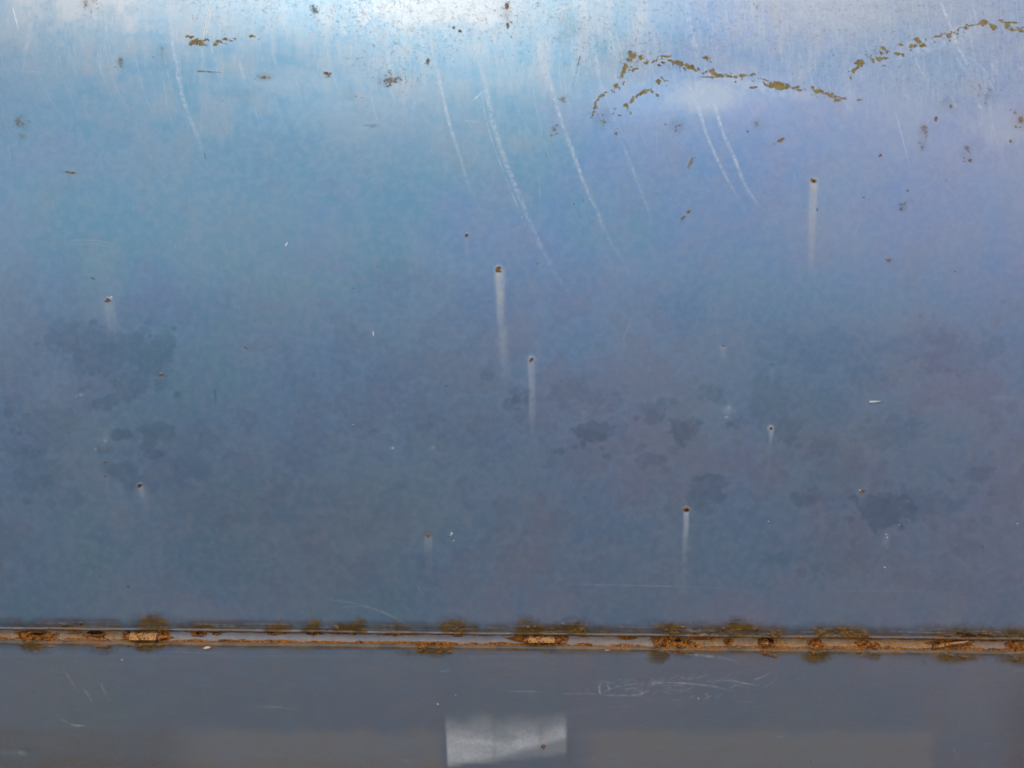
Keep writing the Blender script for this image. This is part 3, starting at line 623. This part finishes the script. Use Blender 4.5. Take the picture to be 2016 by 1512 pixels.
def channel_material():
    t = NT('rusty_channel_paint')
    a = t.n('ShaderNodeAttribute', attribute_name='grime'); s = t.n('ShaderNodeSeparateColor'); t.l(a.outputs['Color'], s.inputs[0])
    rust, tan, drk = s.outputs
    n1 = t.noise(330, 4, .65); n2 = t.noise(700, 3, .6); n3 = t.noise(120, 4, .6); n4 = t.noise(1500, 2, .5)
    c = t.mix(t.ss(n3, .3, .7), (.30, .34, .40), (.38, .41, .45))
    f_t = t.math('MULTIPLY', tan, t.ss(n3, .25, .7, .7, 1.05), clamp=True)
    c = t.mix(f_t, c, t.mix(t.ss(n1, .35, .65), (.36, .175, .045), (.52, .31, .125)))
    f_r = t.ss(t.math('ADD', rust, t.math('MULTIPLY', t.math('SUBTRACT', n1, .5), .9)), .28, .62)
    c = t.mix(f_r, c, t.mix(t.ss(drk, .2, .8), rust_colour(t, n1, n2), (.025, .009, .005)))
    fm = t.math('MAXIMUM', f_t, f_r)
    h = t.math('MULTIPLY_ADD', t.math('MULTIPLY', f_r, n2), 1.6, t.math('MULTIPLY', n4, .15))
    h = t.math('MULTIPLY_ADD', f_r, .8, h)
    return t.out(c, t.math('MULTIPLY_ADD', fm, .3, .5), t.math('MULTIPLY', t.math('SUBTRACT', 1.0, fm), .45), h, .0004, 1.0, spec=.4)
M_CHAN = channel_material()

def rust_material(name, bright=0.0, metal=0.0):
    t = NT(name)
    n1 = t.noise(260, 4, .65); n2 = t.noise(620, 3, .6); n3 = t.noise(1400, 3, .6)
    c = t.mix(t.ss(n1, .40, .66), (.075, .018, .004), (.48, .16, .014))
    c = t.mix(t.ss(n2, .52-.12*bright, .70-.10*bright), c, (.70, .33, .06))
    if bright: c = t.mix(t.ss(n1, .44, .62), c, (.46, .25, .13))
    h = t.math('MULTIPLY_ADD', n3, .5, n2)
    return t.out(c, .62-.18*bright, metal, h, .0006, 1.0)
M_CRUST = rust_material('rust_crust')
M_CLIP = rust_material('rusted_spring_steel', 1.0, .35)
def seed_material():
    t = NT('dry_seed_husk')
    c = t.mix(t.ss(t.noise(500, 3, .6, sx=(.2, 1, 1)), .35, .65), (.62, .52, .30), (.85, .78, .58))
    return t.out(c, .5, 0.0)
M_SEED = seed_material()
def ground_material():
    t = NT('dry_dirt')
    c = t.mix(t.ss(t.noise(.6, 6, .6), .35, .65), (.105, .065, .036), (.17, .11, .06))
    c = t.mix(t.ss(t.noise(90, 3, .6), .5, .7), c, (.22, .15, .09))
    return t.out(c, .9, 0.0, t.noise(120, 4, .6), .006, .6)
M_GROUND = ground_material()

# ------------------------------------------------------------------ ground in front of and under the vehicle
def make_ground():
    me = bpy.data.meshes.new('ground')
    me.from_pydata([(-400, -400, 0), (400, -400, 0), (400, 400, 0), (-400, 400, 0)], [], [(0, 1, 2, 3)])
    tag(link('ground', me, M_GROUND), kind='structure')
make_ground()

# ------------------------------------------------------------------ the vehicle's side
side = bpy.data.objects.new('vehicle_side', None); COL.objects.link(side)
side.location = (0, 0, 0)
tag(side, 'weathered blue painted metal vehicle side with rusty trim channel along its lower part', 'vehicle panel')

xs = np.concatenate([np.arange(-.92, -.472, .003), np.arange(-.471, .4711, .00078), np.arange(.474, .921, .003)])
SLOPE = 0.0
def dents(X, Z):
    """shallow dents and waves of the sheet, metres of depth"""
    d = 0.0
    for (u, v, rx, rz, a) in [(1400,150,.060,.026,.0022), (1235,160,.035,.025,.0010), (1860,120,.11,.05,.0016), (570,150,.07,.03,.0009), (640,60,.15,.05,-.0006), (150,60,.12,.04,-.0008), (1000,60,.10,.04,.0010), (1990,280,.06,.05,.0010)]:
        p = zat(u, v)
        d = d + a*np.exp(-((X-p[0])/rx)**2-((Z-p[2])/rz)**2)
    d = d + .0005*np.sin(X*11+1.3)*np.sin(Z*9+.4) + .0003*np.sin(X*23+Z*17)
    return d
# upper sheet: dense where it is seen, ends in a hemmed lip
zr = np.concatenate([np.arange(1.25, .975, -.004), np.arange(.974, ZL+.0021, -.00078)])
X, Z = np.meshgrid(xs, zr)
Yy = ydepth(Z) + dents(X, Z)
y_l = ydepth(ZL)
hem = np.clip((ZL+.011-Z)/.009, 0, 1)
Yy = Yy + .0011*hem*hem                                          # the edge turns in a touch
rows = [np.stack([X, Yy, Z], -1)]
base = Yy[-1]; zb = zr[-1]
lipw = .00022*np.interp(xs, np.linspace(-1, 1, 60), rng.normal(0, 1, 60))
for a in np.linspace(.15, 1.0, 9)*math.pi:                       # small rolled bead along the edge
    rows.append(np.stack([xs, base - .0005*np.sin(a), zb - .0004 - .0008*(1-np.cos(a)) + lipw], -1)[None])
for k in range(1, 5):
    rows.append(np.stack([xs, base + k*.0013, zb - .0020 + .0003*k + lipw], -1)[None])
P = np.concatenate(rows, 0)
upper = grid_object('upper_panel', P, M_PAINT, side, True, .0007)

# lower sheet: rounded ledge edge, then down
ZB = ZL - CH_H
rows = []
y_b = ydepth(ZB)
for k in range(6):
    rows.append(np.stack([xs, np.full_like(xs, y_b + CH_D + .0015 - k*.0009), np.full_like(xs, ZB + .0009 - .00018*k)], -1)[None])
for a in np.linspace(.1, 1.5, 8):
    r = .0013
    rows.append(np.stack([xs, np.full_like(xs, y_b + r - r*np.sin(a)), ZB - r + r*np.cos(a) + lipw[::-1]*.6], -1)[None])
zr2 = np.concatenate([np.arange(ZB-.0018, .285, -.00078), np.arange(.282, .16, -.004)])
X, Z = np.meshgrid(xs, zr2)
Y2 = ydepth(Z) + .0004*np.sin(X*9+.5)*smooth(ZB, ZB-.05, Z)
rows.append(np.stack([X, Y2, Z], -1))
P = np.concatenate(rows, 0)
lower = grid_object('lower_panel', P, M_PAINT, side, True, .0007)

# channel floor between the two, with its own grime map
def make_channel():
    xc = np.arange(-.92, .9201, .0006)
    tt = np.linspace(0, 1, 44)
    X, T = np.meshgrid(xc, tt)
    Z = (ZL + .0035) - T*(CH_H + .0030)
    ym = ydepth(ZL - CH_H*.5)
    Y = ym + CH_D + .0006 - .0022*T*T
    P = np.stack([X, Y, Z], -1)
    u, v = project(P)
    g = np.random.default_rng(3)
    def n1(cell, seed):
        k = int(1.84/cell)+4; kk = np.random.default_rng(seed).random((8, k))
        xi = (X+.92)/cell; x0 = xi.astype(int); f = xi-x0; f = f*f*(3-2*f)
        yi = T*6.9; y0 = np.clip(yi.astype(int), 0, 6); fy = yi-y0
        return (kk[y0, x0]*(1-f)+kk[y0, x0+1]*f)*(1-fy)+(kk[y0+1, x0]*(1-f)+kk[y0+1, x0+1]*f)*fy
    N = .5*n1(.012, 1)+.3*n1(.005, 2)+.2*n1(.002, 4)-.5
    rustm = np.zeros_like(X); drk = np.zeros_like(X); hg = np.zeros_like(X)
    uu = u
    tan = np.clip(np.interp(uu, [-900,0,180,250,330,345,980,1060,1150,1290,1310,1500,1830,1900,1960,2016,2900], [.8,.9,.75,.9,.6,.12,.15,.6,.35,.5,1.,.9,1.,.9,.55,.8,.8]) + N*.7, 0, 1)
    tan = np.maximum(tan, np.clip((T-.66)*3.6, 0, .95)*np.clip(.8+N, 0, 1))
    # rust creeping from under the lip and along the foot
    rustm = np.maximum(rustm, np.clip(1.5-(T-.27)*7.5 + N*1.4, 0, 1)*(.85))
    rustm = np.maximum(rustm, np.clip((T-.80)*5 + N*1.8, 0, .9))
    for (c, tc_, ru, rt, s, h) in [(70,.68,44,.30,1,.0012),(190,.60,26,.24,1,.0008),(150,.5,20,.2,.5,.0003),(285,.62,52,.42,1,.0007),(322,.6,16,.4,1,.0014),(392,.42,18,.24,1,.0012),(425,.34,22,.12,.9,.0006),(545,.36,26,.14,1,.0007),(620,.36,20,.15,.95,.0007),(690,.34,26,.12,.95,.0006),(775,.36,28,.16,1,.0008),(900,.36,18,.16,.9,.0006),
                      (850,.97,50,.16,1,.0009),(1066,.60,52,.46,1,.0006),(1232,.40,22,.22,.7,.0006),(1310,.6,26,.6,1,.0010),(1345,.75,36,.30,1,.0010),(1380,.45,40,.2,.6,.0004),(1434,.62,12,.22,1,.0009),(1512,.58,26,.36,1,.0013),(1605,.72,18,.36,1,.0010),(1700,.72,20,.34,1,.0009),(1725,.78,14,.26,.9,.0009),(1875,.58,46,.42,1,.0007),(1958,.3,20,.2,.8,.0008),(1998,.70,22,.4,1,.0012),(2060,.5,40,.4,1,.0010),(-60,.6,40,.3,1,.001)]:
        d = np.hypot((uu-c)/ru, (T-tc_)/rt) + N*1.3
        m = np.clip((1.1-d)/.5, 0, 1)*s
        rustm = np.maximum(rustm, m); hg = np.maximum(hg, m*h)
    for (c, tc_, ru, rt) in [(392,.46,7,.10),(186,.52,20,.13),(285,.82,48,.14),(250,.6,8,.3),(1066,.84,34,.12),(1512,.56,14,.22),(1434,.66,5,.1),(1870,.66,34,.16),(1335,.62,7,.1),(1850,.75,10,.15),(75,.62,14,.1)]:
        d = np.hypot((uu-c)/ru, (T-tc_)/rt) + N*.8
        m = np.clip((1.1-d)/.5, 0, 1); drk = np.maximum(drk, m); hg = hg*(1-m) - m*.0006
    lump = (n1(.0035, 8)-.5)+(n1(.0015, 9)-.5)*.7
    Y2 = Y - hg*(1+1.6*lump) - rustm*lump*.0005
    P = np.stack([X, Y2, Z], -1)
    o = grid_object('trim_channel', P, M_CHAN, side, False)
    a = o.data.attributes.new('grime', 'FLOAT_COLOR', 'POINT')
    c = np.ones((X.size, 4), np.float32); c[:, 0] = rustm.ravel(); c[:, 1] = tan.ravel(); c[:, 2] = drk.ravel()
    a.data.foreach_set('color', c.ravel())
    return o
channel = make_channel()
tag(channel, 'recessed rusty channel the trim once sat in')

# ------------------------------------------------------------------ rusted trim clips left in the channel
def at_channel(u, v, off=0.0):
    """point of the channel floor seen at pixel (u, v), off metres in front of it"""
    d = CM @ np.array([(u-1008)/FPX, (756-v)/FPX, -1.0])
    yt = ydepth(ZL-CH_H*.5) + CH_D - off
    return Vector(CAM_LOC + d*((yt-CAM_LOC[1])/d[1]))

def strip_mesh(name, prof, x0, x1, th, nx, jit, seed, rag=0.0, skew=None):
    """bent sheet strip: section (y, z) swept along x, with thickness, ragged ends and pitted surface"""
    rr = random.Random(seed); bm = bmesh.new()
    prof = [Vector((0, p[0], p[1])) for p in prof]; n = len(prof)
    nor = []
    for i in range(n):
        d = (prof[min(i+1, n-1)]-prof[max(i-1, 0)]).normalized(); nor.append(Vector((0, d.z, -d.y)))
    ends = [(rr.gauss(0, rag), rr.gauss(0, rag)) for _ in range(n)]
    top, bot = [], []
    for i in range(n):
        a, b = [], []
        for k in range(nx+1):
            t = k/nx; x = (x0+ends[i][0])*(1-t)+(x1+ends[i][1])*t
            sk = skew(t) if skew else Vector((0, 0, 0))
            j = lambda: Vector((rr.gauss(0, jit), rr.gauss(0, jit), rr.gauss(0, jit)))
            a.append(bm.verts.new(prof[i]+nor[i]*th/2+Vector((x, 0, 0))+sk+j())); b.append(bm.verts.new(prof[i]-nor[i]*th/2+Vector((x, 0, 0))+sk+j()))
        top.append(a); bot.append(b)
    for i in range(n-1):
        for k in range(nx):
            bm.faces.new((top[i][k], top[i][k+1], top[i+1][k+1], top[i+1][k])); bm.faces.new((bot[i][k], bot[i+1][k], bot[i+1][k+1], bot[i][k+1]))
    for k in range(nx):
        bm.faces.new((top[0][k], bot[0][k], bot[0][k+1], top[0][k+1])); bm.faces.new((top[-1][k], top[-1][k+1], bot[-1][k+1], bot[-1][k]))
    for i in range(n-1):
        bm.faces.new((top[i][0], top[i+1][0], bot[i+1][0], bot[i][0])); bm.faces.new((top[i][-1], bot[i][-1], bot[i+1][-1], top[i+1][-1]))
    bmesh.ops.recalc_face_normals(bm, faces=bm.faces)
    me = bpy.data.meshes.new(name); bm.to_mesh(me); bm.free()
    return me
def crust_mesh(name, rx, ry, rz, seed, sub=3, amp=.35):
    rr = random.Random(seed); bm = bmesh.new()
    bmesh.ops.create_icosphere(bm, subdivisions=sub, radius=1)
    fr = [(Vector((rr.gauss(0, 1), rr.gauss(0, 1), rr.gauss(0, 1)))*s, rr.uniform(0, 6.3), a) for s, a in [(2, .5), (3, .4), (5, .3), (8, .22), (11, .18), (14, .15)]]
    for v in bm.verts:
        p = v.co.copy(); f = 1+amp*sum(a*math.sin(k.dot(p)+ph) for k, ph, a in fr)+rr.gauss(0, .04)
        v.co = Vector((p.x*rx*f, p.y*ry*f, p.z*rz*f))
    me = bpy.data.meshes.new(name); bm.to_mesh(me); bm.free()
    return me
PX = .62/FPX*1.06                                                 # metres per photograph pixel at the channel

def spring_clip(u, v, w, h, seed, label):
    p = at_channel(u, v, .002)
    e = bpy.data.objects.new('trim_clip', None); COL.objects.link(e); e.location = p; e.parent = side
    e['label'] = label
    W = w*PX/2; H = h*PX
    # tab: leaves the channel floor, comes forward, bends down in front
    tab = strip_mesh('clip_tab', [(.0030, H*.60), (.0012, H*.55), (.0000, H*.38), (-.0010, H*.15), (-.0019, -.12*H), (-.0027, -H*.40)], -W, W, .0008, 18, .00010, seed, .0003)
    link('clip_tab', tab, M_CLIP, e)
    # base plate behind, a little wider, and its two curled ears
    bpme = strip_mesh('clip_base', [(.0022, H*.55), (.0020, 0), (.0016, -H*.7), (.0004, -H*1.0)], -W*1.22, W*1.22, .0008, 20, .00018, seed+1, .0006)
    link('clip_base', bpme, M_CRUST, e)
    for s in (-1, 1):
        o = link('clip_ear', crust_mesh('clip_ear', .0030, .0018, .0034, seed+5+s), M_CRUST, e)
        o.location = (s*W*1.20, .0004, -.0006)
    return e
spring_clip(283, 1252, 54, 14, 21, 'rusted rectangular clip with orange flakes under the lip, nearest the seed')
spring_clip(1066, 1258, 52, 12, 34, 'rusted rectangular clip with ragged bright face in mid channel')

def bent_clip():
    p = at_channel(1875, 1266, .0015)
    e = bpy.data.objects.new('trim_clip', None); COL.objects.link(e); e.location = p; e.parent = side
    e['label'] = 'bent rusted clip sticking out as a slanting sliver'
    sk = lambda t: Vector((0, -.0012*math.sin(t*2.6), (t-.5)*.0072 + .0008*math.sin(t*5)))
    link('clip_tab', strip_mesh('clip_tab', [(.0010, .0009), (-.0004, .0008), (-.0010, 0), (-.0008, -.0008)], -.0125, .0125, .0007, 18, .00014, 51, .0004, sk), M_CLIP, e)
    sk2 = lambda t: Vector((0, -.0006*math.sin(t*3), (t-.5)*.0020))
    link('clip_base', strip_mesh('clip_base', [(.0022, .0012), (.0008, -.0008), (.0004, -.0024), (.0012, -.0034)], -.0105, .0150, .0007, 18, .00028, 57, .0008, sk2), M_CRUST, e)
    for s, z in ((-1, -.0034), (1, .0012)):
        o = link('clip_ear', crust_mesh('clip_ear', .0026, .0016, .0026, 61+s), M_CRUST, e); o.location = (s*.0148, .0006, z)
bent_clip()

# blistered lumps of rust: one mesh each, where fixings rusted away
for i, (u, v, rx, rz, lab) in enumerate([(62,1256,6.0,2.6,0),(88,1259,4.6,2.4,0),(172,1250,3.4,1.6,0),(198,1255,5.2,2.2,0),(397,1249,3.2,2.0,0),(427,1247,3.0,1.1,0),(540,1246,4.4,1.5,0),(622,1247,3.2,1.4,0),(690,1247,3.6,1.2,0),(776,1248,4.4,1.6,0),(897,1249,2.6,1.5,0),(843,1272,6.5,1.4,0),(862,1273,4.0,1.1,0),(1300,1262,4.2,3.6,0),(1322,1250,3.2,1.8,0),(1342,1274,6.2,2.0,0),(1434,1267,2.2,1.8,0),(1505,1266,3.6,3.2,0),(1520,1270,2.8,2.0,0),(1604,1274,3.6,2.8,0),(1698,1272,3.2,2.4,0),(1722,1273,3.0,2.0,0),(1962,1258,3.4,1.6,0),(1996,1268,4.2,3.0,0)]):
    p = at_channel(u, v, .0003 if v < 1262 else .0012)
    o = link('rust_blister', crust_mesh('rust_blister', rx*.001, .0014, rz*.001, 100+i, 3, .5), M_CRUST, side)
    o.location = p; o.rotation_euler = (rnd.gauss(0, .3), rnd.gauss(0, .15), rnd.gauss(0, .2))

# ------------------------------------------------------------------ seed husks caught on the ledge
def seed_mesh(l, w, t):
    bm = bmesh.new(); ns, nr = 14, 10; rings = []
    for i in range(1, ns):
        s = i/ns; r = math.sin(math.pi*s)**.8*(1-.25*s); x = (s-.5)*l
        rings.append([bm.verts.new((x, math.cos(k/nr*2*math.pi)*t*r + .0004*math.sin(s*3), math.sin(k/nr*2*math.pi)*w*r)) for k in range(nr)])
    a, b = bm.verts.new((-l/2, 0, 0)), bm.verts.new((l/2, 0, 0))
    for i in range(len(rings)-1):
        for k in range(nr): bm.faces.new((rings[i][k], rings[i][(k+1) % nr], rings[i+1][(k+1) % nr], rings[i+1][k]))
    for k in range(nr):
        bm.faces.new((a, rings[0][(k+1) % nr], rings[0][k])); bm.faces.new((b, rings[-1][k], rings[-1][(k+1) % nr]))
    bmesh.ops.recalc_face_normals(bm, faces=bm.faces)
    for f in bm.faces: f.smooth = True
    me = bpy.data.meshes.new('seed_husk'); bm.to_mesh(me); bm.free(); return me
for (u, v, l, w, a, lab) in [(408, 1275, .0072, .0014, -.18, 'pale dry seed husk stuck below the channel beside the left clip'),
                             (1195, 1280, .0042, .0006, .06, 'thin pale seed sliver stuck below the channel right of the middle clip')]:
    p = zat(u, v); 
    o = link('seed_husk', seed_mesh(l, w, w*.55), M_SEED)
    o.location = (p[0], p[1]-w*.5, p[2]); o.rotation_euler = (0, a, 0)
    tag(o, lab, 'seed', 'seed husks caught below the channel')
